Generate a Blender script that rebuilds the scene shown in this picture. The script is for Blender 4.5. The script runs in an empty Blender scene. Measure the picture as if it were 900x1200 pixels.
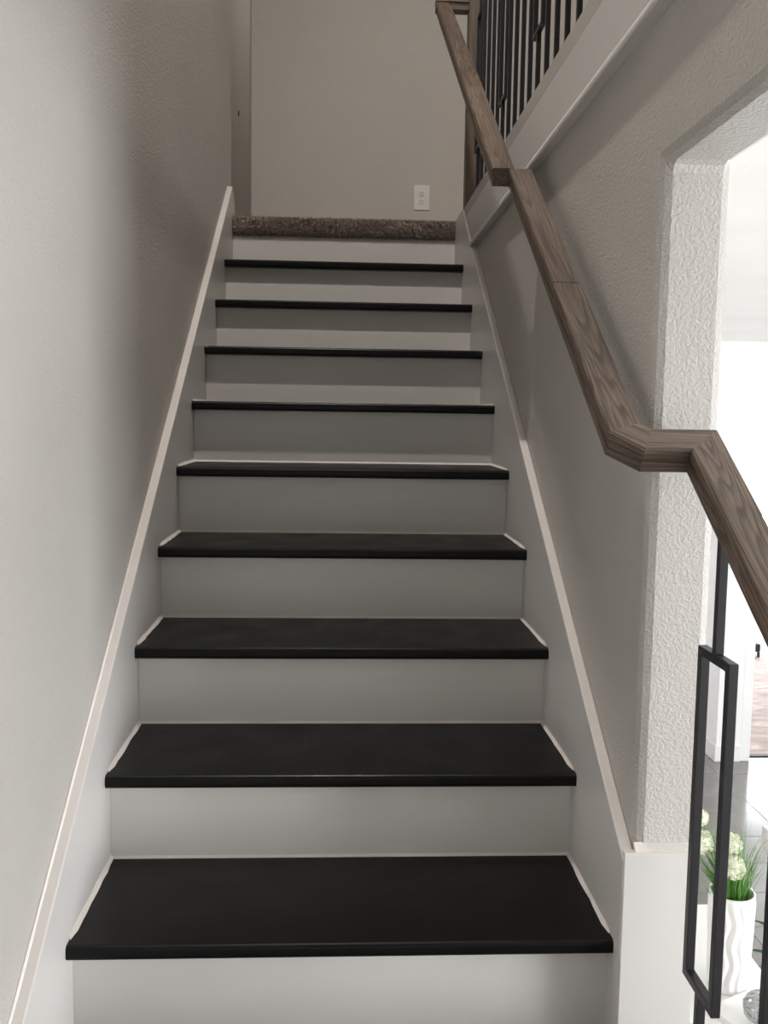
import bpy, bmesh, math, random
from math import sin, cos, pi, radians
from mathutils import Vector, Matrix, noise as mnoise

random.seed(7)
scene = bpy.context.scene
COL = scene.collection

# ------------------------------------------------------------------ camera
F_PX = 1100.0
pitch, yaw, roll = -0.1003, 0.0493, 0.0149
CAM = Vector((0.4573, -1.258, 1.0968))
fwd = Vector((sin(yaw)*cos(pitch), cos(yaw)*cos(pitch), sin(pitch)))
r0 = Vector((cos(yaw), -sin(yaw), 0))
u0 = r0.cross(fwd)
right = r0*cos(roll) + u0*sin(roll)
up = u0*cos(roll) - r0*sin(roll)
cd = bpy.data.cameras.new('camera')
cam = bpy.data.objects.new('camera', cd)
COL.objects.link(cam)
cam.matrix_world = Matrix(((right.x, up.x, -fwd.x, CAM.x), (right.y, up.y, -fwd.y, CAM.y),
                           (right.z, up.z, -fwd.z, CAM.z), (0, 0, 0, 1)))
cd.sensor_fit = 'VERTICAL'
cd.sensor_height = 24.0
cd.lens = 24.0*F_PX/1200.0
cd.clip_start = 0.02
scene.camera = cam

# ------------------------------------------------------------------ view, world
vs = scene.view_settings
vs.view_transform = 'Standard'
vs.look = 'None'
vs.gamma = 1.0
vs.use_curve_mapping = False
vs.exposure = -0.25
w = bpy.data.worlds.new('world'); scene.world = w; w.use_nodes = True
w.node_tree.nodes['Background'].inputs[0].default_value = (0.75, 0.85, 1.0, 1)
w.node_tree.nodes['Background'].inputs[1].default_value = 1.0
scene.cycles.max_bounces = 10
scene.cycles.diffuse_bounces = 6
scene.cycles.sample_clamp_indirect = 6.0

WINDOW_SIDE = 31.0      # glow of the patio door of the lower room
FILL_ROOM = 8.5      # glow of an unseen window added to brighten the lower room
WINDOW_FAR = 14.0       # glow of the far glass door
FILL_FOYER = 0.5      # glow of a window added behind the camera to lift the left wall
FILL_UP = 5.0         # glow of an unseen window added as fill for the upper hall
CAN_MAIN = 80.0         # watts, recessed light over the stairs
CAN_POS = (0.36, 0.62, 4.6)
FILL_HALL = 24.0          # watts, unseen lamp added to brighten the upper hall and left wall
HALL_POS = (2.3, 2.2, 4.6)

# ------------------------------------------------------------------ dimensions
RUN, RISE, W, OV = 0.28315, 0.19, 0.949, 0.0433
XWL, XWR = -0.022, 0.970         # wall faces left and right of the stairs
XW2 = 1.085                      # other face of the right wall
ZF, ZC = -1.14, 1.60             # lower floor, lower ceiling
ZL, ZT = 1.90, 4.60              # landing floor, upper ceiling
YJ = 0.265                       # end of the right wall
S = RISE/RUN

# ------------------------------------------------------------------ materials
def new_mat(name):
    m = bpy.data.materials.new(name); m.use_nodes = True
    nt = m.node_tree
    return m, nt, nt.nodes['Principled BSDF'], nt.nodes, nt.links

def coords(N, L, scale=(1, 1, 1), kind='Object', rnd=False):
    tc = N.new('ShaderNodeTexCoord'); mp = N.new('ShaderNodeMapping')
    mp.inputs['Scale'].default_value = scale
    L.new(tc.outputs[kind], mp.inputs['Vector'])
    if rnd:
        oi = N.new('ShaderNodeObjectInfo'); mu = N.new('ShaderNodeMath'); mu.operation = 'MULTIPLY'
        mu.inputs[1].default_value = 37.0
        L.new(oi.outputs['Random'], mu.inputs[0]); L.new(mu.outputs[0], mp.inputs['Location'])
    return mp.outputs['Vector']

def noise(N, L, vec, scale, detail=3, rough=0.5, dist=0):
    n = N.new('ShaderNodeTexNoise'); n.inputs['Scale'].default_value = scale
    n.inputs['Detail'].default_value = detail; n.inputs['Roughness'].default_value = rough
    n.inputs['Distortion'].default_value = dist
    L.new(vec, n.inputs['Vector']); return n

def ramp(N, L, fac, stops):
    r = N.new('ShaderNodeValToRGB')
    while len(r.color_ramp.elements) < len(stops): r.color_ramp.elements.new(0.5)
    for e, (p, c) in zip(r.color_ramp.elements, stops):
        e.position = p; e.color = (*c, 1) if len(c) == 3 else c
    L.new(fac, r.inputs['Fac']); return r.outputs['Color']

def bump(N, L, P, height, strength, dist=0.002):
    b = N.new('ShaderNodeBump'); b.inputs['Strength'].default_value = strength
    b.inputs['Distance'].default_value = dist
    L.new(height, b.inputs['Height']); L.new(b.outputs['Normal'], P.inputs['Normal'])

def paint(name, col, rough=0.6, tex=0.35, scale=110, dist=0.002, mott=0.03):
    m, nt, P, N, L = new_mat(name)
    v = coords(N, L)
    big = noise(N, L, v, 2.2, 3)
    c0 = tuple(c*(1-mott) for c in col); c1 = tuple(min(1, c*(1+mott)) for c in col)
    L.new(ramp(N, L, big.outputs['Fac'], [(0.3, c0), (0.7, c1)]), P.inputs['Base Color'])
    P.inputs['Roughness'].default_value = rough
    if tex:
        n = noise(N, L, v, scale, 2, 0.45, 0.6)
        rr = ramp(N, L, n.outputs['Fac'], [(0.38, (0, 0, 0)), (0.62, (1, 1, 1))])
        bump(N, L, P, rr, tex, dist)
    return m

M = {}
M['wall'] = paint('wall_paint', (0.475, 0.455, 0.425), 0.55, 0.42, 165, 0.0018)
M['wall_smooth'] = paint('wall_paint_smooth', (0.475, 0.455, 0.425), 0.5, 0.12, 90)
M['ceiling'] = paint('ceiling_paint', (0.86, 0.85, 0.83), 0.8, 0.12, 90)
M['room_wall'] = paint('room_wall_paint', (0.86, 0.86, 0.86), 0.7, 0.2, 90)
M['trim'] = paint('trim_enamel', (0.62, 0.60, 0.58), 0.36, 0.05, 30, 0.001, 0.02)
M['caulk'] = paint('caulk', (0.72, 0.68, 0.64), 0.5, 0.3, 200)
M['plastic'] = paint('white_plastic', (0.72, 0.71, 0.68), 0.35, 0)
M['lacquer'] = paint('white_lacquer', (0.82, 0.81, 0.80), 0.3, 0)
M['ceramic'] = paint('white_ceramic', (0.84, 0.84, 0.83), 0.25, 0)
M['petal'] = paint('petal', (0.80, 0.83, 0.66), 0.7, 0.6, 180, 0.003)
M['slot'] = paint('outlet_slot', (0.03, 0.03, 0.03), 0.6, 0)

m, nt, P, N, L = new_mat('black_tread_paint')
v = coords(N, L, (1.2, 14, 14))
n1 = noise(N, L, v, 5, 5, 0.6)
L.new(ramp(N, L, n1.outputs['Fac'], [(0.3, (0.003, 0.003, 0.0033)), (0.75, (0.0058, 0.0056, 0.0054))]), P.inputs['Base Color'])
n2 = noise(N, L, coords(N, L), 9, 4, 0.6)
L.new(ramp(N, L, n2.outputs['Fac'], [(0.3, (0.30,)*3), (0.75, (0.44,)*3)]), P.inputs['Roughness'])
bump(N, L, P, n1.outputs['Fac'], 0.12, 0.001)
P.inputs['Specular IOR Level'].default_value = 0.17
M['tread'] = m

def wood(name, dark, mid, light, axis=0, bands=26.0):
    """oak: stretched noise cut into growth lines plus fine dark pores; axis = direction of the grain"""
    m, nt, P, N, L = new_mat(name)
    def sc(al, ac): return tuple(al if i == axis else ac for i in range(3))
    v = coords(N, L, sc(0.7, 13), rnd=True)
    wv = noise(N, L, v, 1.25, 1.5, 0.4)
    mu = N.new('ShaderNodeMath'); mu.operation = 'MULTIPLY'; mu.inputs[1].default_value = bands
    L.new(wv.outputs['Fac'], mu.inputs[0])
    fr = N.new('ShaderNodeMath'); fr.operation = 'FRACT'
    L.new(mu.outputs[0], fr.inputs[0])
    ring = ramp(N, L, fr.outputs[0], [(0.0, (0.15,)*3), (0.35, (0.75,)*3), (0.8, (0.95,)*3), (1.0, (0.15,)*3)])
    fine = noise(N, L, coords(N, L, sc(9, 420), rnd=True), 1.0, 3, 0.65)
    pores = ramp(N, L, fine.outputs['Fac'], [(0.40, (0.0,)*3), (0.54, (1.0,)*3)])
    big = noise(N, L, coords(N, L, sc(1.2, 9), rnd=True), 1.6, 2)
    mx = N.new('ShaderNodeMix'); mx.data_type = 'RGBA'; mx.inputs[0].default_value = 0.40
    L.new(ring, mx.inputs[6]); L.new(pores, mx.inputs[7])
    m2 = N.new('ShaderNodeMix'); m2.data_type = 'RGBA'; m2.inputs[0].default_value = 0.28
    L.new(mx.outputs[2], m2.inputs[6]); L.new(ramp(N, L, big.outputs['Fac'], [(0.3, (0,)*3), (0.7, (1,)*3)]), m2.inputs[7])
    L.new(ramp(N, L, m2.outputs[2], [(0.12, dark), (0.50, mid), (0.92, light)]), P.inputs['Base Color'])
    P.inputs['Roughness'].default_value = 0.50
    bump(N, L, P, m2.outputs[2], 0.35, 0.0012)
    return m
M['oak'] = wood('stained_oak', (0.018, 0.012, 0.009), (0.080, 0.056, 0.041), (0.195, 0.143, 0.108))
M['oak_post'] = wood('stained_oak_post', (0.035, 0.025, 0.017), (0.095, 0.070, 0.048), (0.150, 0.114, 0.080), 2)
M['oak_rail'] = wood('stained_oak_guard', (0.030, 0.021, 0.016), (0.075, 0.055, 0.042), (0.12, 0.09, 0.07), 1)

m, nt, P, N, L = new_mat('black_iron')
P.inputs['Base Color'].default_value = (0.018, 0.018, 0.021, 1)
P.inputs['Roughness'].default_value = 0.38
P.inputs['Metallic'].default_value = 0.25
n = noise(N, L, coords(N, L), 60, 3); bump(N, L, P, n.outputs['Fac'], 0.15, 0.001)
M['iron'] = m

m, nt, P, N, L = new_mat('carpet')
n = noise(N, L, coords(N, L), 75, 3, 0.6)
L.new(ramp(N, L, n.outputs['Fac'], [(0.3, (0.12, 0.095, 0.08)), (0.7, (0.52, 0.44, 0.385))]), P.inputs['Base Color'])
P.inputs['Roughness'].default_value = 1.0; bump(N, L, P, n.outputs['Fac'], 0.8, 0.008)
M['carpet'] = m

m, nt, P, N, L = new_mat('glossy_grey_tile')
n = noise(N, L, coords(N, L, (1, 1, 1), rnd=True), 3.5, 5, 0.6, 0.8)
L.new(ramp(N, L, n.outputs['Fac'], [(0.3, (0.15, 0.143, 0.135)), (0.7, (0.21, 0.20, 0.19))]), P.inputs['Base Color'])
P.inputs['Roughness'].default_value = 0.14
M['tile'] = m
M['grout'] = paint('grout', (0.60, 0.59, 0.57), 0.8, 0.3)

m, nt, P, N, L = new_mat('rosy_swirled_floor')
n = noise(N, L, coords(N, L, (1, 2.2, 1)), 2.6, 6, 0.62, 1.6)
L.new(ramp(N, L, n.outputs['Fac'], [(0.3, (0.26, 0.20, 0.18)), (0.55, (0.40, 0.32, 0.29)), (0.75, (0.55, 0.47, 0.43))]), P.inputs['Base Color'])
P.inputs['Roughness'].default_value = 0.85
M['swirl'] = m

def emis(name, col, s):
    m, nt, P, N, L = new_mat(name)
    P.inputs['Base Color'].default_value = (0.1, 0.1, 0.1, 1)
    P.inputs['Emission Color'].default_value = (*col, 1)
    P.inputs['Emission Strength'].default_value = s
    return m
M['glow_side'] = emis('daylight_side', (0.96, 0.98, 1.0), WINDOW_SIDE)
M['glow_room'] = emis('fill_glow_room', (0.97, 0.99, 1.0), FILL_ROOM)
M['glow_far'] = emis('daylight_far', (0.90, 0.96, 1.0), WINDOW_FAR)
M['glow_foyer'] = emis('fill_glow_foyer', (0.95, 0.97, 1.0), FILL_FOYER)
M['glow_up'] = emis('fill_glow_upper', (1.0, 0.98, 0.94), FILL_UP)
M['lens'] = emis('lamp_lens', (1.0, 0.92, 0.82), 8)

m, nt, P, N, L = new_mat('silver_foil')
P.inputs['Base Color'].default_value = (0.62, 0.62, 0.63, 1); P.inputs['Metallic'].default_value = 0.9
P.inputs['Roughness'].default_value = 0.3
M['silver'] = m
def leafmat(name, a, b):
    m, nt, P, N, L = new_mat(name)
    n = noise(N, L, coords(N, L, (40, 40, 2)), 3, 2)
    L.new(ramp(N, L, n.outputs['Fac'], [(0.35, a), (0.65, b)]), P.inputs['Base Color'])
    P.inputs['Roughness'].default_value = 0.5
    return m
M['grass'] = leafmat('grass_blades', (0.045, 0.16, 0.02), (0.16, 0.36, 0.06))
M['leaf'] = leafmat('dark_leaf', (0.02, 0.07, 0.02), (0.06, 0.16, 0.05))
M['soil'] = paint('dark_moss', (0.035, 0.06, 0.02), 0.9, 0.8, 60, 0.01)
M['black'] = paint('black_rubber', (0.02, 0.02, 0.02), 0.6, 0)

# ------------------------------------------------------------------ mesh helpers
def link_mesh(name, me, mat, parent=None, loc=None, smooth=False):
    me.materials.append(mat)
    if smooth:
        for p in me.polygons: p.use_smooth = True
    o = bpy.data.objects.new(name, me); COL.objects.link(o)
    if parent is not None: o.parent = parent
    if loc is not None: o.location = loc
    return o

def bm_box(bm, a, b, bev=0.0, seg=2):
    c = [(a[i]+b[i])/2 for i in range(3)]; d = [abs(b[i]-a[i]) for i in range(3)]
    t = bmesh.new(); bmesh.ops.create_cube(t, size=1)
    for v in t.verts: v.co = Vector((c[0]+v.co.x*d[0], c[1]+v.co.y*d[1], c[2]+v.co.z*d[2]))
    if bev: bmesh.ops.bevel(t, geom=t.edges[:], offset=bev, segments=seg, profile=0.5, affect='EDGES', clamp_overlap=True)
    me = bpy.data.meshes.new('t'); t.to_mesh(me); t.free(); bm.from_mesh(me); bpy.data.meshes.remove(me)

def bm_prism(bm, pts, axis, lo, hi, bev=0.0, seg=2):
    """pts: 2D outline in the two other axes (in x,y,z order); extruded along axis from lo to hi"""
    t = bmesh.new()
    def mk(p, h):
        q = list(p); q.insert(axis, h); return Vector(q)
    A = [t.verts.new(mk(p, lo)) for p in pts]; B = [t.verts.new(mk(p, hi)) for p in pts]
    t.faces.new(A); t.faces.new(B[::-1])
    n = len(pts)
    for i in range(n): t.faces.new((A[i], B[i], B[(i+1) % n], A[(i+1) % n]))
    bmesh.ops.recalc_face_normals(t, faces=t.faces)
    if bev: bmesh.ops.bevel(t, geom=t.edges[:], offset=bev, segments=seg, profile=0.5, affect='EDGES', clamp_overlap=True)
    me = bpy.data.meshes.new('t'); t.to_mesh(me); t.free(); bm.from_mesh(me); bpy.data.meshes.remove(me)

def bm_tube(bm, p0, p1, r, n=10, r1=None, caps=True):
    p0, p1 = Vector(p0), Vector(p1); d = (p1-p0).normalized()
    a = d.orthogonal().normalized(); b = d.cross(a); r1 = r if r1 is None else r1
    A = [bm.verts.new(p0+(a*cos(2*pi*i/n)+b*sin(2*pi*i/n))*r) for i in range(n)]
    B = [bm.verts.new(p1+(a*cos(2*pi*i/n)+b*sin(2*pi*i/n))*r1) for i in range(n)]
    for i in range(n): bm.faces.new((A[i], A[(i+1) % n], B[(i+1) % n], B[i]))
    if caps: bm.faces.new(A[::-1]); bm.faces.new(B)

def obj(name, bm, mat, parent=None, loc=(0, 0, 0), smooth=False):
    """bm is in world coordinates; the object's origin is put at loc"""
    if loc != (0, 0, 0): bmesh.ops.translate(bm, verts=bm.verts, vec=-Vector(loc))
    me = bpy.data.meshes.new(name); bm.to_mesh(me); bm.free()
    o = link_mesh(name, me, mat, parent, smooth=smooth)
    pl = Vector((0, 0, 0))
    q = parent
    while q is not None: pl += q.location; q = q.parent
    o.location = Vector(loc)-pl
    return o

def box(name, a, b, mat, parent=None, bev=0.0, loc=None, seg=2):
    bm = bmesh.new(); bm_box(bm, a, b, bev, seg)
    if loc is None: loc = ((a[0]+b[0])/2, (a[1]+b[1])/2, min(a[2], b[2]))
    return obj(name, bm, mat, parent, loc)

def thing(name, label, cat, loc=(0, 0, 0), group=None):
    o = bpy.data.objects.new(name, None); COL.objects.link(o); o.location = loc
    o.empty_display_size = 0.05
    o['label'] = label; o['category'] = cat
    if group: o['group'] = group
    return o
def tag(o, label, cat, group=None):
    o['label'] = label; o['category'] = cat
    if group: o['group'] = group
    return o
def struct(o, label=None):
    o['kind'] = 'structure'
    if label: o['label'] = label
    return o

# ------------------------------------------------------------------ the setting
YB, YBACK, XR = -4.5, 3.80, 5.3
YFAR = 4.53
def wall_rect(name, a, b, mat, label=None): return struct(box(name, a, b, mat, bev=0), label)

wall_rect('wall_left', (XWL-0.12, YB, ZF), (XWL, 2.985, ZT), M['wall'])
XLL = -0.13
wall_rect('wall_landing', (XLL-0.12, 2.9, ZL-0.27), (XLL, 5.2, ZT), M['wall'])
wall_rect('wall_landing_end', (XLL-0.12, 5.2, ZL-0.27), (1.5, 5.32, ZT), M['wall'])
wall_rect('wall_landing_side', (1.5, YBACK+0.12, ZL-0.27), (1.62, 5.32, ZT), M['wall'])
o = box('wall_back', (-0.0165, YBACK, ZL-0.002), (4.4, YBACK+0.12, ZT), M['wall'], bev=0.011, seg=3); struct(o)
wall_rect('wall_front', (XWL-0.12, YB-0.12, ZF), (XR+0.12, YB, ZT), M['wall'])
# right wall of the stairs with its header, as one outline in the Y/Z plane
bm = bmesh.new()
bm_prism(bm, [(YJ, ZF), (3.2, ZF), (3.2, ZL+0.003), (2.8, ZL+0.053), (YB, ZL+0.053), (YB, 1.51), (YJ, 1.51)], 0, XWR, XW2, bev=0.017, seg=2)
o = obj('wall_right', bm, M['wall']); struct(o)

wall_rect('ceiling', (XWL-0.25, YB, ZT), (4.52, 5.32, ZT+0.1), M['ceiling'])
wall_rect('wall_upper_hall', (4.4, YB, ZL), (4.52, YBACK+0.12, ZT), M['wall_smooth'])
# upper floor slab (its underside is the ceiling of the lower room)
wall_rect('ceiling_lower_room', (XW2, YB, ZC), (XR+0.12, YFAR, ZC+0.02), M['ceiling'])
wall_rect('floor_upper_hall', (XW2, YB, ZC+0.02), (4.4, YBACK, ZL), M['carpet'])
wall_rect('wall_under_landing', (XWL-0.12, 3.16, ZF), (XWR, 3.2, ZL-0.33), M['wall'])

# lower room
wall_rect('wall_far', (XW2, YFAR, ZC-0.80), (XR+0.12, YFAR+0.12, ZC), M['room_wall'])       # header over the wide opening
wall_rect('wall_far_side', (XW2, YFAR, ZF), (2.55, YFAR+0.12, ZC-0.80), M['room_wall'])
wall_rect('wall_far_end', (4.9, YFAR, ZF), (XR+0.12, YFAR+0.12, ZC-0.80), M['room_wall'])
bm = bmesh.new(); bm_box(bm, (2.975, 4.66, ZF), (3.14, 5.7, ZC)); o = obj('wall_partition', bm, M['room_wall']); struct(o)
for nm, a, b in (('baseboard_partition', (2.963, 4.648, ZF), (3.14, 5.7, ZF+0.11)),):
    struct(box(nm, a, b, M['lacquer'], bev=0.004))
box_jamb = box('trim_1', (3.14, 4.66, ZF), (3.205, 4.80, ZC-0.78), M['room_wall'], bev=0.003); struct(box_jamb)
# patio door in the right wall of the lower room
WY0, WY1, WZ0, WZ1 = -3.3, -0.80, ZF+0.05, 0.95
for nm, a, b in (('wall_room', (XR, YB, ZF), (XR+0.12, WY0, ZC)), ('wall_room', (XR, WY1, ZF), (XR+0.12, 0.9, ZC)), ('wall_room', (XR, 3.7, ZF), (XR+0.12, YFAR, ZC)),
                 ('wall_room', (XR, 0.9, ZF), (XR+0.12, 3.7, -0.4)), ('wall_room', (XR, 0.9, 1.25), (XR+0.12, 3.7, ZC)),
                 ('wall_room', (XR, WY0, WZ1), (XR+0.12, WY1, ZC))):
    wall_rect(nm, a, b, M['room_wall'])
def window(name, axis, c, lo, hi, z0, z1, glow, side, n_mull=2):
    """frame with posts and one pane per bay. axis 0: plane X=c spanning Y lo..hi; axis 1: plane Y=c spanning X"""
    e = bpy.data.objects.new(name, None); COL.objects.link(e); e['kind'] = 'structure'
    def P3(t, z, d): return (c+d, t, z) if axis == 0 else (t, c+d, z)
    e.location = P3((lo+hi)/2, z0, 0)
    t = 0.05
    d0, d1 = -0.02*side, 0.05*side
    def bb(nm, t0, t1, za, zb, da, db, mat):
        A, B = P3(t0, za, da), P3(t1, zb, db)
        a = tuple(min(A[i], B[i]) for i in range(3)); b = tuple(max(A[i], B[i]) for i in range(3))
        return box(nm, a, b, mat, e)
    bb('window_frame', lo, hi, z1-t, z1, d0, d1, M['lacquer']); bb('window_frame', lo, hi, z0, z0+t, d0, d1, M['lacquer'])
    ww = (hi-lo-t)/n_mull
    for i in range(n_mull+1): bb('window_frame', lo+i*ww, lo+i*ww+t, z0+t, z1-t, d0, d1, M['lacquer'])
    for i in range(n_mull): bb('pane', lo+i*ww+t, lo+(i+1)*ww, z0+t, z1-t, 0.02*side, 0.03*side, glow)
    return e
window('window_1', 0, XR, WY0, WY1, WZ0, WZ1, M['glow_side'], 1, 2)
window('fill_window_room', 0, XR, 0.9, 3.7, -0.4, 1.25, M['glow_room'], 1, 3)
# room beyond the far opening
wall_rect('floor_beyond', (XWR, 4.76, ZF-0.12), (8.0, 9.0, ZF), M['swirl'])
wall_rect('ceiling_beyond', (XWR, YFAR+0.12, ZC), (8.0, 9.0, ZC+0.1), M['ceiling'])
wall_rect('wall_beyond_left', (XWR-0.1, 3.2, ZF), (XWR, 9.0, ZC), M['room_wall'])
wall_rect('wall_beyond_right', (8.0, YFAR+0.12, ZF), (8.1, 9.0, ZC), M['room_wall'])
wall_rect('wall_beyond_back', (XWR, 9.0, ZF), (3.3, 9.12, ZC), M['room_wall'])
wall_rect('wall_beyond_back', (7.0, 9.0, ZF), (8.1, 9.12, ZC), M['room_wall'])
wall_rect('wall_beyond_back', (3.3, 9.0, 1.2), (7.0, 9.12, ZC), M['room_wall'])
window('window_2', 1, 9.0, 3.3, 7.0, ZF+0.02, 1.2, M['glow_far'], 1, 3)
# fill windows added in foyer and upper hall (both panes set into their walls)
window('fill_window_foyer', 1, YB+0.001, 0.1, 0.85, 2.0, 3.9, M['glow_foyer'], -1, 1)
window('fill_window_upper', 1, YB+0.001, 1.8, 3.8, 2.6, 4.0, M['glow_up'], -1, 2)
wall_rect('floor_slab', (XWL-0.12, YB, ZF-0.2), (XR+0.12, 4.76, ZF-0.0035), M['grout'])
# grey tiles of the lower room, one object each
fl = bpy.data.objects['floor_slab']
fl.name = 'floor'
tm = None
TX, TY = 0.60, 0.30
Y = 4.74 - TY; row = 0
proto = None
while Y > 0.6:
    X = 1.10
    off = 0.0
    c = 0
    while X+TX < 4.7:
        if proto is None:
            bm = bmesh.new(); bm_box(bm, (0.0012, 0.0012, -0.0034), (TX-0.0012, TY-0.0012, 0), 0.0015, 1)
            me = bpy.data.meshes.new('tile'); bm.to_mesh(me); bm.free(); me.materials.append(M['tile']); proto = me
        t = bpy.data.objects.new('tile', proto); COL.objects.link(t); t.parent = fl
        t.location = Vector((X, Y, ZF+random.uniform(-0.0006, 0.0006))) - fl.location
        X += TX
    Y -= TY; row += 1
bm = bmesh.new()
bm_box(bm, (XWL, YB, ZF-0.0034), (XR, Y+TY, ZF)); bm_box(bm, (X, Y+TY, ZF-0.0034), (XR, 4.76, ZF))
struct(obj('floor_tiling', bm, M['tile']))
struct(box('trim_2', (3.2, 4.735, ZF-0.01), (4.9, 4.775, ZF+0.008), M['black'], bev=0.003))

# ------------------------------------------------------------------ staircase
st = thing('staircase', 'straight staircase with black painted treads, pale risers and pale skirt boards', 'staircase', (0, 0, ZF))
KLOW = -5
def tread_bm(x0, x1, k):
    """board with a rounded nosing; profile in Y/Z"""
    y0 = k*RUN; z1 = k*RISE; th = 0.027
    yb = y0+RUN+OV-0.0035
    pts = []
    r = 0.0085
    for cz_, a0 in ((z1-r, pi/2), (z1-th+r, pi)):
        for i in range(5):
            a = a0 + pi/2*i/4
            pts.append((y0+r+cos(a)*r, cz_+sin(a)*r))
    pts += [(yb, z1-th), (yb, z1)]
    bm = bmesh.new(); bm_prism(bm, pts, 0, x0, x1)
    return bm
GAP = 0.006
for k in range(KLOW, 10):
    x1 = W-0.0005 if k >= 1 else 1.115
    y0, z1 = k*RUN, k*RISE
    yb = y0+RUN+OV
    # full width nosing strip, narrower board behind it (the paint stops short of the skirts)
    bm = tread_bm(0.0005, x1, k)
    for v in bm.verts:
        if v.co.y > yb-0.03 and k >= 1:
            if v.co.x < 0.1: v.co.x = 0.0005
    o = obj('tread', bm, M['tread'], st, ((x1)/2, y0, z1-0.027), smooth=False)
    # caulk / bare paint line along both sides and at the back of the tread
    bm = bmesh.new()
    ys = y0+0.024
    sides = ((0.0, 1),) if k < 1 else ((0.0, 1), (W, -1))
    for xs, sg in sides:
        n = 10
        prev = None
        for i in range(n+1):
            yy = ys+(yb-ys)*i/n
            wd = 0.0065+random.uniform(-0.0012, 0.0015); hh = 0.0035+random.uniform(0, 0.002)
            if i == 0: wd = 0.003
            cur = [bm.verts.new(p) for p in ((xs, yy, z1), (xs+sg*wd, yy, z1), (xs+sg*wd*0.4, yy, z1+hh*0.8), (xs, yy, z1+hh*1.6))]
            if prev:
                for a in range(4): bm.faces.new((prev[a], prev[(a+1) % 4], cur[(a+1) % 4], cur[a]))
            else: bm.faces.new(cur)
            prev = cur
        bm.faces.new(prev[::-1])
    bm_prism(bm, [(yb, z1), (yb-0.004, z1), (yb, z1+0.005)], 0, 0.0, x1)
    bmesh.ops.recalc_face_normals(bm, faces=bm.faces)
    obj('caulk_line', bm, M['caulk'], st, (x1/2, yb, z1))
for k in range(KLOW, 11):
    x1 = W if k >= 1 else 1.085
    yr = k*RUN+OV; z0 = (k-1)*RISE; z1 = k*RISE-0.027
    if k == 10: z1 = ZL-0.041; yr -= 0.020
    box('riser', (0, yr, z0-0.02 if k > KLOW else ZF), (x1, yr+0.018, z1), M['trim'], st, bev=0.0008, seg=1)

def skirt_top(y): return S*y+0.150
# left skirt board
SKL = 0.148; SKR = 0.172
bm = bmesh.new()
yl0, yl1 = -1.55, 2.845
pl = [(yl0, S*yl0+SKL), (yl1, S*yl1+SKL), (2.925, 2.005), (2.925, ZL+0.005), (2.83, ZL-0.35), (yl0+0.02, ZF+0.02), (yl0-0.15, ZF+0.02)]
bm_prism(bm, pl, 0, XWL+0.0005, 0.0, bev=0.0022, seg=2)
obj('skirt_board', bm, M['trim'], st, (0, yl0, ZF))
bm = bmesh.new()
a = Vector((XWL+0.001, yl0, S*yl0+SKL)); b = Vector((XWL+0.001, yl1, S*yl1+SKL))
n = 60; prev = None
for i in range(n+1):
    p = a.lerp(b, i/n); r = 0.0035+0.0012*mnoise.noise(p*9)
    cur = [bm.verts.new(p+Vector(q)) for q in ((0, 0, -0.001), (r, 0, 0.0005), (0, -0.3*r, r*1.3))]
    if prev:
        for j in range(3): bm.faces.new((prev[j], prev[(j+1) % 3], cur[(j+1) % 3], cur[j]))
    prev = cur
bmesh.ops.recalc_face_normals(bm, faces=bm.faces)
obj('caulk_line', bm, M['caulk'], st, (XWL, yl0, ZF))
# right skirt board
bm = bmesh.new()
zt = ZL+0.053
ys1 = (zt-0.012-SKR)/S
pr = [(0.252, S*0.252+SKR+0.012), (ys1, S*ys1+SKR), (2.925, zt-0.012), (2.925, ZL-0.35), (0.45, -0.3), (0.252, -0.3)]
bm_prism(bm, pr, 0, W-0.001, XWR-0.0005, bev=0.0022, seg=2)
obj('skirt_board', bm, M['trim'], st, (W, 0.252, 0))
# wrap board on the end of the right wall
zw = 0.366
o = box('wrap_board', (W+0.0005, 0.250, ZF), (XW2-0.006, YJ-0.0005, zw), M['trim'], st, bev=0.002)
bm = bmesh.new()
bm_prism(bm, [(0.252, zw), (YJ+0.001, zw+0.012), (YJ+0.001, zw)], 0, XWR, XW2-0.007)
obj('caulk_line', bm, M['caulk'], st, (XWR, 0.25, zw))
# closed stringer panel on the open side of the lower steps
bm = bmesh.new()
y5 = KLOW*RUN+OV+0.02
pts = [(y5, ZF), (0.249, ZF), (0.249, -0.03)]
for k in range(0, KLOW-1, -1):
    yr = k*RUN+OV+0.018
    pts += [(yr, k*RISE-0.028), (yr, (k-1)*RISE-0.028)]
pts = pts[:-1] + [(y5, KLOW*RISE-0.028)]
pts = [p for i, p in enumerate(pts) if i == 0 or (abs(p[0]-pts[i-1][0])+abs(p[1]-pts[i-1][1])) > 1e-4]
bm_prism(bm, pts, 0, 1.067, 1.0845)
obj('side_panel', bm, M['trim'], st, (1.08, y5, ZF))

# ------------------------------------------------------------------ fascia of the upper floor edge
bm = bmesh.new(); bm_box(bm, (0.955, YB, 1.7764), (XWR-0.0005, 2.75, 1.900), 0.0015)
struct(obj('trim_3', bm, M['trim'], loc=(0.96, 0, 1.762)))
bm = bmesh.new()
bm_prism(bm, [(XWR-0.0005, 1.748), (0.9465, 1.748), (0.945, 1.752), (0.945, 1.757), (0.948, 1.764), (0.9545, 1.776), (XWR-0.0005, 1.776)], 1, YB, 2.372)
struct(obj('trim_4', bm, M['trim'], loc=(0.96, 0, 1.75)))
bm = bmesh.new(); bm_box(bm, (0.957, YB, 1.9004), (XWR-0.0005, 2.75, zt-0.004), 0.004, 2)
struct(obj('trim_5', bm, M['wall_smooth'], loc=(0.96, 0, 1.9)))

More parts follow.
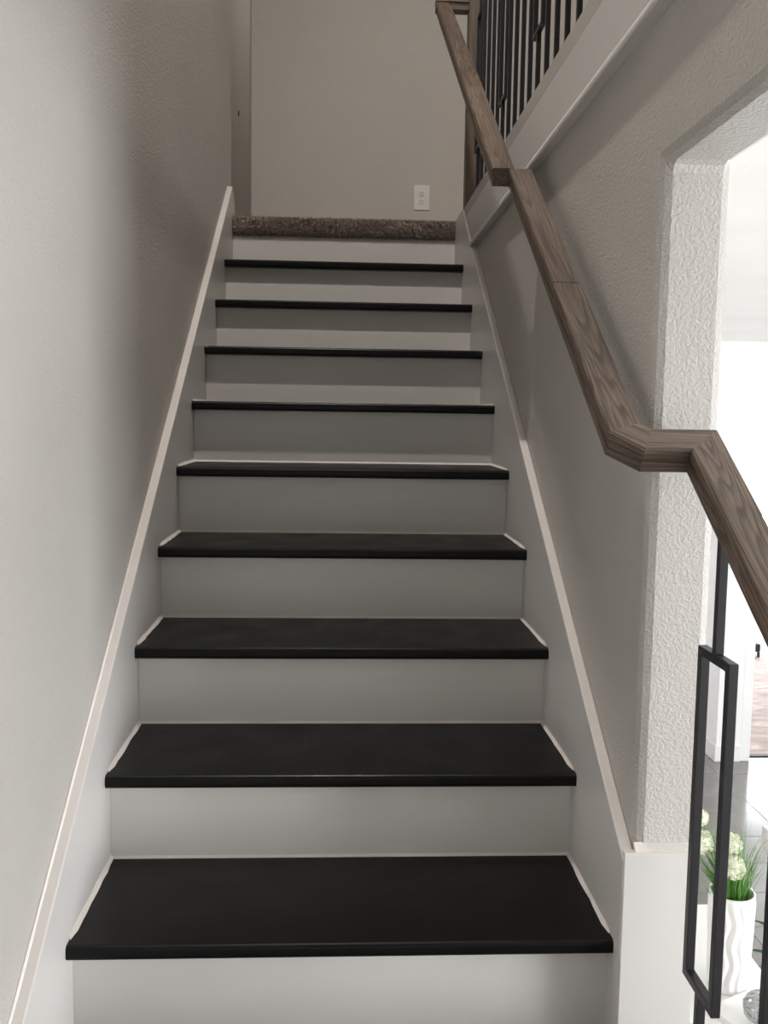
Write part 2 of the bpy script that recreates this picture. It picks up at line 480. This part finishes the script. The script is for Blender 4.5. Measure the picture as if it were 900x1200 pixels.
# ------------------------------------------------------------------ landing and its carpet
struct(box('floor_landing', (XLL, 2.986, ZL-0.27), (XW2, 5.2, ZL-0.004), M['carpet']))
land = tag(bpy.data.objects.new('carpet', None), 'brown shaggy carpet rolled over the edge of the top landing', 'carpet')
COL.objects.link(land); land.location = (W/2, 2.9, ZL)
def carpet_pt(u, s):
    """u across, s along the section: up the front of the roll, then back over the landing"""
    x = 0.002+u*(W-0.004)
    R = 0.0330; zc = ZL+0.030-R; yc = 2.832+R
    L1, L2 = 0.02, pi*R
    if s < L1: y, z, ny, nz = yc+0.02-s, zc-R, 0, -1
    elif s < L1+L2:
        a = -pi/2-(s-L1)/R; y, z = yc+cos(a)*R, zc+sin(a)*R*1.04; ny, nz = cos(a), sin(a)
    else: y, z, ny, nz = yc+(s-L1-L2), zc+R*1.04, 0, 1
    return Vector((x, y, z)), Vector((0, ny, nz))
smax = 0.02+pi*0.033+0.85
bm = bmesh.new(); NU, NS = 230, 110; g = []
for i in range(NU+1):
    rowv = []
    for j in range(NS+1):
        t = j/NS; s = 0.17*t/0.6 if t < 0.6 else 0.17+(smax-0.17)*((t-0.6)/0.4)**1.5
        p, nn = carpet_pt(i/NU, s)
        d = 0.0045*mnoise.noise(p*70)+0.005*mnoise.noise(p*22+Vector((5, 1, 2)))+0.006*mnoise.noise(p*8)
        rowv.append(bm.verts.new(p+nn*d))
    g.append(rowv)
for i in range(NU):
    for j in range(NS): bm.faces.new((g[i][j], g[i+1][j], g[i+1][j+1], g[i][j+1]))
bmesh.ops.recalc_face_normals(bm, faces=bm.faces)
obj('carpet_backing', bm, M['carpet'], land, (W/2, 2.9, ZL-0.05), smooth=True)
vs_, fs_ = [], []
for i in range(16000):
    u = random.random(); s = random.uniform(0.0, 0.19)
    p, nn = carpet_pt(u, s)
    d = (nn+Vector((random.uniform(-.7, .7), random.uniform(-.5, .5), random.uniform(-.8, .5)))).normalized()
    p = p+nn*0.001; h = random.uniform(0.007, 0.015); a = d.orthogonal().normalized()*0.0026
    a = Matrix.Rotation(random.uniform(0, 6.28), 3, d) @ a; b2 = d.cross(a)
    q = len(vs_)
    tip = p+d*h
    tip.x = min(max(tip.x, 0.001), W-0.001)
    vs_ += [p+a, p-a*0.5+b2*0.9, p-a*0.5-b2*0.9, tip]
    fs_ += [(q, q+1, q+3), (q+1, q+2, q+3), (q+2, q, q+3)]
me = bpy.data.meshes.new('carpet_pile'); me.from_pydata([v-Vector((W/2, 2.9, ZL)) for v in vs_], [], fs_)
pile = link_mesh('carpet_pile', me, M['carpet'], land); pile['kind'] = 'stuff'

# ------------------------------------------------------------------ handrail (all its top faces lie in one sloping plane)
CR = 0.950
th_ = math.atan(S)
def inc(u, v, n):
    """u = X, v = distance up the slope, n = height above the sloping plane"""
    return Vector((u, v*cos(th_)-n*sin(th_), CR+v*sin(th_)+n*cos(th_)))
def vY(y): return y/cos(th_)
PROF = [(-0.0255, 0.0), (-0.0285, -0.0035), (-0.0285, -0.0175), (-0.0225, -0.0215), (-0.0215, -0.0300),
        (-0.0250, -0.0335), (-0.0250, -0.0465), (0.0250, -0.0465), (0.0250, -0.0335), (0.0215, -0.0300),
        (0.0225, -0.0215), (0.0285, -0.0175), (0.0285, -0.0035), (0.0255, 0.0)]
def rail_piece(name, a, b, ma, mb, mat, parent):
    """a, b: (u, v) ends; ma, mb: unit directions of the end cuts in the (u, v) plane"""
    a, b = Vector(a), Vector(b); d = (b-a).normalized(); nrm = Vector((d.y, -d.x))  # right side of travel
    # local frame: X along the piece
    X = (inc(b.x, b.y, 0)-inc(a.x, a.y, 0)).normalized()
    Z = inc(0, 0, 1)-inc(0, 0, 0); Yv = Z.cross(X)
    org = inc(a.x, a.y, -0.0465)
    MW = Matrix(((X.x, Yv.x, Z.x, org.x), (X.y, Yv.y, Z.y, org.y), (X.z, Yv.z, Z.z, org.z), (0, 0, 0, 1)))
    inv = MW.inverted()
    bm = bmesh.new(); R = []
    for (pt, mdir) in ((a, Vector(ma)), (b, Vector(mb))):
        k = mdir.dot(nrm)
        ring = []
        for (s_, n_) in PROF:
            q = pt+mdir*(s_/k)
            ring.append(bm.verts.new(inv @ inc(q.x, q.y, n_)))
        R.append(ring)
    n = len(PROF)
    for i in range(n): bm.faces.new((R[0][i], R[0][(i+1) % n], R[1][(i+1) % n], R[1][i]))
    bm.faces.new(R[0]); bm.faces.new(R[1][::-1])
    bmesh.ops.recalc_face_normals(bm, faces=bm.faces)
    me = bpy.data.meshes.new(name); bm.to_mesh(me); bm.free()
    o = link_mesh(name, me, mat, parent)
    o.matrix_world = MW
    if parent is not None: o.matrix_parent_inverse = Matrix.Translation(-parent.location)
    return o
hr = thing('stair_handrail', 'grey-brown stained oak handrail jogging along the right wall, black iron balusters under its lower end', 'handrail', (0.907, 0.2, ZF))
H = M['oak']
XU, XM, XL = 0.864, 0.907, 1.027
def mit(d1, d2):
    d1, d2 = Vector(d1).normalized(), Vector(d2).normalized()
    t = (d1+d2).normalized(); return Vector((t.y, -t.x))
nx = Vector((1, 0))
vA, vB = vY(0.205), vY(0.177)
P1 = Vector((XM, vA)); off = 0.030
P2 = Vector((XM+off, vA-off*1.0)); P3 = Vector((XL, P2.y))
d_dn, d_45, d_r = (0, -1), tuple(P2-P1), (1, 0)
m1, m2, m3 = mit(d_dn, d_45), mit(d_45, d_r), mit(d_r, d_dn)
def neg(d): return (-d[0], -d[1])
g = 0.0004
rail_piece('rail_section', (XU, vY(2.735)), (XU, vY(1.152)), nx*-1, nx*-1, H, hr)
rail_piece('rail_section', (XM, vY(1.151)), (XM, vY(0.626)), nx*-1, nx*-1, H, hr)
rail_piece('rail_section', (XM, vY(0.6238)), tuple(P1), nx*-1, m1, H, hr)
rail_piece('rail_section', tuple(P1), tuple(P2), m1, m2, H, hr)
rail_piece('rail_section', tuple(P2), tuple(P3), m2, m3, H, hr)
VEND = vY(-1.46)
rail_piece('rail_section', tuple(P3), (XL, VEND), m3, nx*-1, H, hr)
# short level return to the newel at the top
def level_rail(name, x0, x1, yc, z1, mat, parent, along=0, y0=None, y1=None):
    bm = bmesh.new()
    if along == 0:
        bm_prism(bm, [(yc+s_, z1+n_) for s_, n_ in PROF], 0, x0, x1)
    else:
        bm_prism(bm, [(x0+s_, z1+n_) for s_, n_ in PROF], 1, y0, y1)
    c = (x0, yc, z1) if along == 0 else (x0, y0, z1)
    return obj(name, bm, mat, parent, c)
XB = 1.003
level_rail('rail_return', XU-0.0285, XB-0.034, 2.748, 2.797, M['oak'], hr)
# ------------------------------------------------------------------ balusters
def add_loop(parent, x, y, la, lb, L2, h, t, ztop):
    """rectangular ring of flat-cornered bar in the Y/Z plane, with the bar that goes on above it"""
    bm = bmesh.new()
    O = [(-L2, la), (L2, la), (L2, lb), (-L2, lb)]
    I = [(-L2+t, la+t), (L2-t, la+t), (L2-t, lb-t), (-L2+t, lb-t)]
    V = {(sx, nm): [bm.verts.new((x+sx, y+a, b)) for a, b in ring] for sx in (-h, h) for nm, ring in (('O', O), ('I', I))}
    for i in range(4):
        j = (i+1) % 4
        for sx in (-h, h): bm.faces.new((V[(sx, 'O')][i], V[(sx, 'O')][j], V[(sx, 'I')][j], V[(sx, 'I')][i]))
        for nm in 'OI': bm.faces.new((V[(-h, nm)][i], V[(-h, nm)][j], V[(h, nm)][j], V[(h, nm)][i]))
    bmesh.ops.recalc_face_normals(bm, faces=bm.faces)
    bmesh.ops.bevel(bm, geom=bm.edges[:], offset=0.001, segments=1, affect='EDGES')
    bm_box(bm, (x-h*0.93, y-h*0.93, lb), (x+h*0.93, y+h*0.93, ztop), 0.001, 1)
    return obj('loop_panel', bm, M['iron'], parent, (x, y, la))
def baluster(x, y, z0, z1, parent, t, loop=None, lw=0.118):
    h = t/2
    b0 = box('baluster', (x-h*0.93, y-h*0.93, z0), (x+h*0.93, y+h*0.93, loop[0] if loop else z1), M['iron'], parent, bev=0.001, seg=1)
    if loop: add_loop(b0, x, y, loop[0], loop[1], lw/2, h, t, z1)
    return b0
# lower flight: on the open ends of the lower steps, every other one with a rectangular loop
yy = 0.092; i = 0
while yy > -1.40:
    k = math.floor((yy+0.008)/RUN)
    z0 = k*RISE+0.0002; z1 = CR+S*yy-0.060
    lo_ = 0.212+S*(yy-0.092)
    baluster(XL, yy, z0, z1, hr, 0.0145, (lo_, lo_+0.54) if i % 2 == 0 else None)
    yy -= 0.211 if i == 0 else 0.15; i += 1
box('newel_post', (XL-0.045, -1.548, ZF), (XL+0.045, -1.458, 0.10), M['oak_post'], hr, bev=0.004)

# upper guard rail
gr = thing('guardrail', 'upstairs guardrail of black iron balusters and oak post beside the top landing', 'railing', (XB, 2.75, zt))
box('newel_post', (XB-0.0325, 2.717, zt), (XB+0.0325, 2.782, 3.05), M['oak_post'], gr, bev=0.002)
bm = bmesh.new(); bm_prism(bm, [(XB+s_, 2.97+n_) for s_, n_ in PROF], 1, YB, 2.717)
obj('top_rail', bm, M['oak_rail'], gr, (XB, 0, 2.95))
k0 = 1.453; sp = 0.1150
COUNT = 0
for k in range(-9, 11):
    yy = k0+sp*k
    if abs(yy-2.75) < 0.06: continue
    baluster(XB, yy, zt, 2.9235, gr, 0.0135, (2.168, 2.70) if k % 5 == 0 else None, 0.122)

# ------------------------------------------------------------------ outlet on the landing wall
ox, oz = 0.880, 2.2480
ot = thing('wall_outlet', 'white duplex electrical outlet on the landing wall above the carpet edge', 'outlet', (ox, YBACK, oz-0.064))
bm = bmesh.new(); bm_box(bm, (ox-0.0415, YBACK-0.006, oz-0.064), (ox+0.0415, YBACK-0.0002, oz+0.064), 0.003, 2)
obj('cover_plate', bm, M['plastic'], ot, (ox, YBACK, oz-0.064))
for dz in (0.0215, -0.0215):
    bm = bmesh.new(); bm_box(bm, (ox-0.017, YBACK-0.0085, oz+dz-0.0145), (ox+0.017, YBACK-0.0055, oz+dz+0.0145), 0.0012, 2)
    soc = obj('socket', bm, M['plastic'], ot, (ox, YBACK-0.008, oz+dz))
    bm = bmesh.new()
    for dx, hh in ((-0.0065, 0.0055), (0.0065, 0.0045)):
        bm_box(bm, (ox+dx-0.0014, YBACK-0.009, oz+dz+0.003-hh), (ox+dx+0.0014, YBACK-0.0083, oz+dz+0.003+hh))
    bm_tube(bm, (ox, YBACK-0.009, oz+dz-0.008), (ox, YBACK-0.0083, oz+dz-0.008), 0.003, 10)
    obj('slot', bm, M['slot'], soc, (ox, YBACK-0.009, oz+dz))
bm = bmesh.new(); bm_tube(bm, (ox, YBACK-0.0075, oz), (ox, YBACK-0.0055, oz), 0.003, 12)
obj('screw', bm, M['silver'], ot, (ox, YBACK-0.0075, oz))
# small wall plug left of the landing
bm = bmesh.new(); bm_tube(bm, (XLL+0.0002, 4.30, 2.80), (XLL+0.006, 4.30, 2.80), 0.015, 14)
tag(obj('wall_plug', bm, M['oak_post'], None, (XLL, 4.30, 2.785)), 'tiny brown wall plug on the narrow wall strip left of the landing', 'wall plug')

# ------------------------------------------------------------------ recessed light over the stairs, plus added fills for passage and hall
def can_light(pos, label, watts):
    cl = thing('ceiling_light', label, 'light', pos)
    bm = bmesh.new()
    n = 32; cx, cy, cz = pos
    rings = [(0.095, 0.0), (0.093, -0.006), (0.070, -0.008), (0.066, -0.002)]
    VV = [[bm.verts.new((cx+r*cos(2*pi*i/n), cy+r*sin(2*pi*i/n), cz+z-0.0003)) for i in range(n)] for r, z in rings]
    for a in range(3):
        for i in range(n): bm.faces.new((VV[a][i], VV[a][(i+1) % n], VV[a+1][(i+1) % n], VV[a+1][i]))
    obj('trim_ring', bm, M['lacquer'], cl, pos, smooth=True)
    bm = bmesh.new(); bm_tube(bm, (cx, cy, cz-0.003), (cx, cy, cz-0.0005), 0.066, 32)
    obj('lens', bm, M['lens'], cl, pos)
    ld = bpy.data.lights.new('lamp', 'AREA'); ld.shape = 'DISK'; ld.size = 0.125; ld.energy = watts; ld.color = (1.0, 0.925, 0.86)
    lo = bpy.data.objects.new('lamp', ld); COL.objects.link(lo); lo.parent = cl; lo.location = (0, 0, -0.012)
can_light(CAN_POS, 'round recessed ceiling light high above the stairs, out of the picture', CAN_MAIN)
can_light((0.75, 4.55, 4.6), 'added round fill light brightening the passage behind the landing wall, out of the picture', 12.0)  # unseen lamp added to lift the dark wall strip left of the landing
can_light(HALL_POS, 'added round fill light brightening the upper hall behind the guardrail, out of the picture', FILL_HALL)

# ------------------------------------------------------------------ lower room: console table, vase, flowers, tray
TZ = -0.42
tb = thing('console_table', 'long white console table behind the wall end, carrying the ribbed vase', 'table', (1.38, 0.85, ZF))
tx0, tx1, ty0, ty1 = 1.12, 1.65, 0.22, 1.52
box('tabletop', (tx0, ty0, TZ-0.035), (tx1, ty1, TZ), M['lacquer'], tb, bev=0.002)
for x in (tx0+0.02, tx1-0.06):
    for y in (ty0+0.02, ty1-0.06): box('leg', (x, y, ZF), (x+0.04, y+0.04, TZ-0.035), M['lacquer'], tb, bev=0.002)
vx, vy, vr, vh = 1.523, 1.095, 0.0585, 0.268
vz = thing('vase', 'tall white ceramic vase with wavy vertical ribs standing on the console table', 'vase', (vx, vy, TZ))
bm = bmesh.new(); NA, NZ = 168, 60; R = []
def vrad(a, t):
    ph = 14*a+1.3*sin(t*15.0)
    return (vr*(0.86+0.16*t-0.02*t*t))*(1+0.06*cos(ph)*min(1, t*8, (1-t)*12))
for j in range(NZ+1):
    t = j/NZ; R.append([bm.verts.new((vx+vrad(2*pi*i/NA, t)*cos(2*pi*i/NA), vy+vrad(2*pi*i/NA, t)*sin(2*pi*i/NA), TZ+vh*t+0.0002)) for i in range(NA)])
for rr, z in ((vr*0.93, vh+0.001), (vr*0.90, vh-0.004), (vr*0.88, vh-0.045)):
    R.append([bm.verts.new((vx+rr*cos(2*pi*i/NA), vy+rr*sin(2*pi*i/NA), TZ+z)) for i in range(NA)])
for a in range(len(R)-1):
    for i in range(NA): bm.faces.new((R[a][i], R[a][(i+1) % NA], R[a+1][(i+1) % NA], R[a+1][i]))
bm.faces.new(R[0][::-1])
obj('vase_body', bm, M['ceramic'], vz, (vx, vy, TZ), smooth=True)
bm = bmesh.new(); bm_tube(bm, (vx, vy, TZ+vh-0.06), (vx, vy, TZ+vh-0.043), vr*0.879, 32)
obj('moss_filling', bm, M['soil'], vz, (vx, vy, TZ+vh-0.05))
# grass
ZR = TZ+vh-0.044
fg = thing('flower_arrangement', 'arrangement of pale green-white globe flowers and long grass in the ribbed vase', 'flowers', (vx, vy, ZR))
vs_, fs_ = [], []
def blade(base, tip, bend, wdt, n=7):
    side = (tip-base).cross(Vector((0, 0, 1)))
    side = side.normalized() if side.length > 1e-5 else Vector((1, 0, 0))
    rot = Matrix.Rotation(random.uniform(0, pi), 3, 'Z'); side = rot @ side
    q0 = len(vs_)
    for i in range(n+1):
        t = i/n; p = base.lerp(tip, t)+bend*(4*t*(1-t))
        ww = wdt*(1-t)**0.7*0.5+0.00015
        vs_.extend([p-side*ww, p+side*ww])
        if i:
            a = q0+2*(i-1); fs_.append((a, a+1, a+3, a+2))
for i in range(230):
    a = random.uniform(0, 2*pi); r = random.uniform(0, 0.042)
    base = Vector((vx+r*cos(a), vy+r*sin(a), ZR))
    h = random.uniform(0.07, 0.24)*(1 if random.random() < 0.6 else 0.7)
    lean = random.uniform(0.0, 0.55)*h*0.7
    a2 = a+random.uniform(-0.7, 0.7)
    tip = base+Vector((cos(a2)*lean, sin(a2)*lean, h))
    bend = Vector((-cos(a2), -sin(a2), 0.4))*lean*0.18
    blade(base, tip, bend, random.uniform(0.0016, 0.0032))
for i in range(26):  # long arching blades
    a = random.uniform(-0.6, 1.2) if i % 2 else random.uniform(0, 6.28)
    base = Vector((vx+0.03*cos(a), vy+0.03*sin(a), ZR)); lean = random.uniform(0.04, 0.11)
    tip = base+Vector((cos(a)*lean, sin(a)*lean, random.uniform(0.08, 0.2)))
    blade(base, tip, Vector((-cos(a)*0.01, -sin(a)*0.01, 0.035)), 0.0022, 10)
for i in range(40):  # sheaf leaning to the left under the flower heads
    base = Vector((vx-0.02+random.uniform(-.015, .01), vy+random.uniform(-.02, .02), ZR))
    tip = base+Vector((random.uniform(-0.12, -0.045), random.uniform(-0.03, 0.04), random.uniform(0.09, 0.19)))
    blade(base, tip, Vector((0.012, 0, 0.008)), random.uniform(0.003, 0.0055))
me = bpy.data.meshes.new('grass_blades'); me.from_pydata([v-Vector((vx, vy, ZR)) for v in vs_], [], fs_)
gro = link_mesh('grass_blades', me, M['grass'], fg); gro['kind'] = 'stuff'
heads = [((1.427, 1.10, 0.052), 0.023), ((1.434, 1.10, -0.016), 0.033), ((1.506, 1.08, -0.012), 0.030), ((1.502, 1.055, -0.066), 0.034)]
for (c, r) in heads:
    c = Vector(c)
    bm = bmesh.new(); bmesh.ops.create_icosphere(bm, subdivisions=2, radius=r*0.78)
    rnd = random.Random(int(c.x*1e4))
    for i in range(150):
        z = rnd.uniform(-1, 1); a = rnd.uniform(0, 2*pi); q = math.sqrt(1-z*z)
        d = Vector((q*cos(a), q*sin(a), z))
        s = d.orthogonal().normalized(); s = Matrix.Rotation(rnd.uniform(0, 6.28), 3, d) @ s; t = d.cross(s)
        o_ = d*r*0.72; tp = d*r*rnd.uniform(0.94, 1.06); ww = r*0.17
        v0 = bm.verts.new(o_); v1 = bm.verts.new(tp+s*ww-d*r*0.06); v2 = bm.verts.new(tp+t*ww*0.6); v3 = bm.verts.new(tp-s*ww-d*r*0.06)
        bm.faces.new((v0, v1, v2)); bm.faces.new((v0, v2, v3))
    bmesh.ops.translate(bm, verts=bm.verts, vec=c)
    obj('flower_head', bm, M['petal'], fg, tuple(c))
    bm = bmesh.new(); p0 = Vector((vx-0.01, vy, ZR)); pm = p0.lerp(c, 0.55)+Vector((0.008, 0, 0.01))
    bm_tube(bm, p0, pm, 0.0022, 8); bm_tube(bm, pm, c-Vector((0, 0, r*0.6)), 0.0022, 8, 0.0018)
    obj('stem', bm, M['grass'], fg, tuple(p0))
# tray and foil ball
trc = Vector((1.557, 0.938)); ang = radians(24)
RT = Matrix.Rotation(ang, 4, 'Z')
ty = thing('tray', 'square off-white tray on the console table in front of the ribbed vase', 'tray', (trc.x, trc.y, TZ))
bm = bmesh.new(); bm_box(bm, (-0.098, -0.098, 0.0002), (0.098, 0.098, 0.005), 0.001)
me = bpy.data.meshes.new('tray_base'); bmesh.ops.transform(bm, matrix=RT, verts=bm.verts); bm.to_mesh(me); bm.free()
link_mesh('tray_base', me, M['ceramic'], ty)
bm = bmesh.new()
for k in range(4):
    t = bmesh.new(); bm_box(t, (-0.1, -0.1, 0.0002), (0.1, -0.094, 0.016), 0.001)
    bmesh.ops.transform(t, matrix=RT @ Matrix.Rotation(k*pi/2, 4, 'Z'), verts=t.verts)
    me = bpy.data.meshes.new('t'); t.to_mesh(me); t.free(); bm.from_mesh(me); bpy.data.meshes.remove(me)
me = bpy.data.meshes.new('tray_rim'); bm.to_mesh(me); bm.free()
link_mesh('tray_rim', me, M['ceramic'], ty)
bc = Vector((1.535, 0.925, TZ+0.005+0.043))
bm = bmesh.new()
rnd = random.Random(5)
for k in range(30):
    ax = Vector((rnd.gauss(0, 1), rnd.gauss(0, 1), rnd.gauss(0, 1))).normalized()
    a = ax.orthogonal().normalized(); b = ax.cross(a); R_ = 0.0415*rnd.uniform(0.8, 1.0); o0 = ax*rnd.uniform(-0.018, 0.018)
    f = math.sqrt(max(0.1, 1-(o0.length/R_)**2)); R_ *= f
    pts = [bc+o0+(a*cos(2*pi*i/14)+b*sin(2*pi*i/14))*R_*(1+0.05*rnd.uniform(-1, 1)) for i in range(14)]
    for i in range(14): bm_tube(bm, pts[i], pts[(i+1) % 14], 0.0017, 5, caps=False)
tag(obj('decorative_ball', bm, M['silver'], None, (bc.x, bc.y, TZ+0.006)), 'ball of tangled silver wire lying on the off-white tray', 'ornament')
# second white table at the right picture edge, with a plant under it
t2 = thing('side_table', 'white table corner at the right picture edge behind the ribbed vase', 'table', (2.4, 1.6, ZF))
box('tabletop', (2.055, 1.15, -0.48), (2.75, 2.05, -0.40), M['lacquer'], t2, bev=0.003)
for x in (2.25, 2.68):
    for y in (1.20, 1.95): box('leg', (x, y, ZF), (x+0.05, y+0.05, -0.48), M['lacquer'], t2, bev=0.002)
px_, py_ = 2.16, 1.80
pp = thing('potted_plant', 'dark green leafy plant in a dark pot under the white table corner', 'plant', (px_, py_, ZF))
bm = bmesh.new(); bm_tube(bm, (px_, py_, ZF), (px_, py_, ZF+0.26), 0.07, 24, 0.095)
obj('pot', bm, M['black'], pp, (px_, py_, ZF))
rnd = random.Random(3)
for k in range(22):
    a = 2*pi*k/22+rnd.uniform(-.2, .2); l = rnd.uniform(0.14, 0.24); h = rnd.uniform(0.08, 0.26)
    bm = bmesh.new(); prev = None; sd = Vector((-sin(a), cos(a), 0))
    for i in range(7):
        t = i/6; p = Vector((px_, py_, ZF+0.25))+Vector((cos(a), sin(a), 0))*l*t+Vector((0, 0, 1))*(h*t*(1.6-0.8*t))
        wv_ = 0.028*math.sin(pi*min(1, 0.08+t*0.92))+0.0015
        cur = [bm.verts.new(p-sd*wv_), bm.verts.new(p-Vector((0, 0, 0.004))), bm.verts.new(p+sd*wv_)]
        if prev:
            bm.faces.new((prev[0], prev[1], cur[1], cur[0])); bm.faces.new((prev[1], prev[2], cur[2], cur[1]))
        prev = cur
    obj('leaf', bm, M['leaf'], pp, (px_, py_, ZF+0.25))
# dark castor-footed stool far beyond the opening
cf = thing('stool', 'tiny dark stool far off beyond the wide opening of the lower room', 'stool', (4.44, 7.45, ZF))
bm = bmesh.new(); bm_box(bm, (4.39, 7.38, ZF+0.05), (4.52, 7.51, ZF+0.13), 0.015, 3)
obj('seat', bm, M['black'], cf, (4.455, 7.445, ZF+0.05))
for x in (4.395, 4.495):
    for y in (7.385, 7.485): box('leg', (x, y, ZF), (x+0.02, y+0.02, ZF+0.05), M['black'], cf)
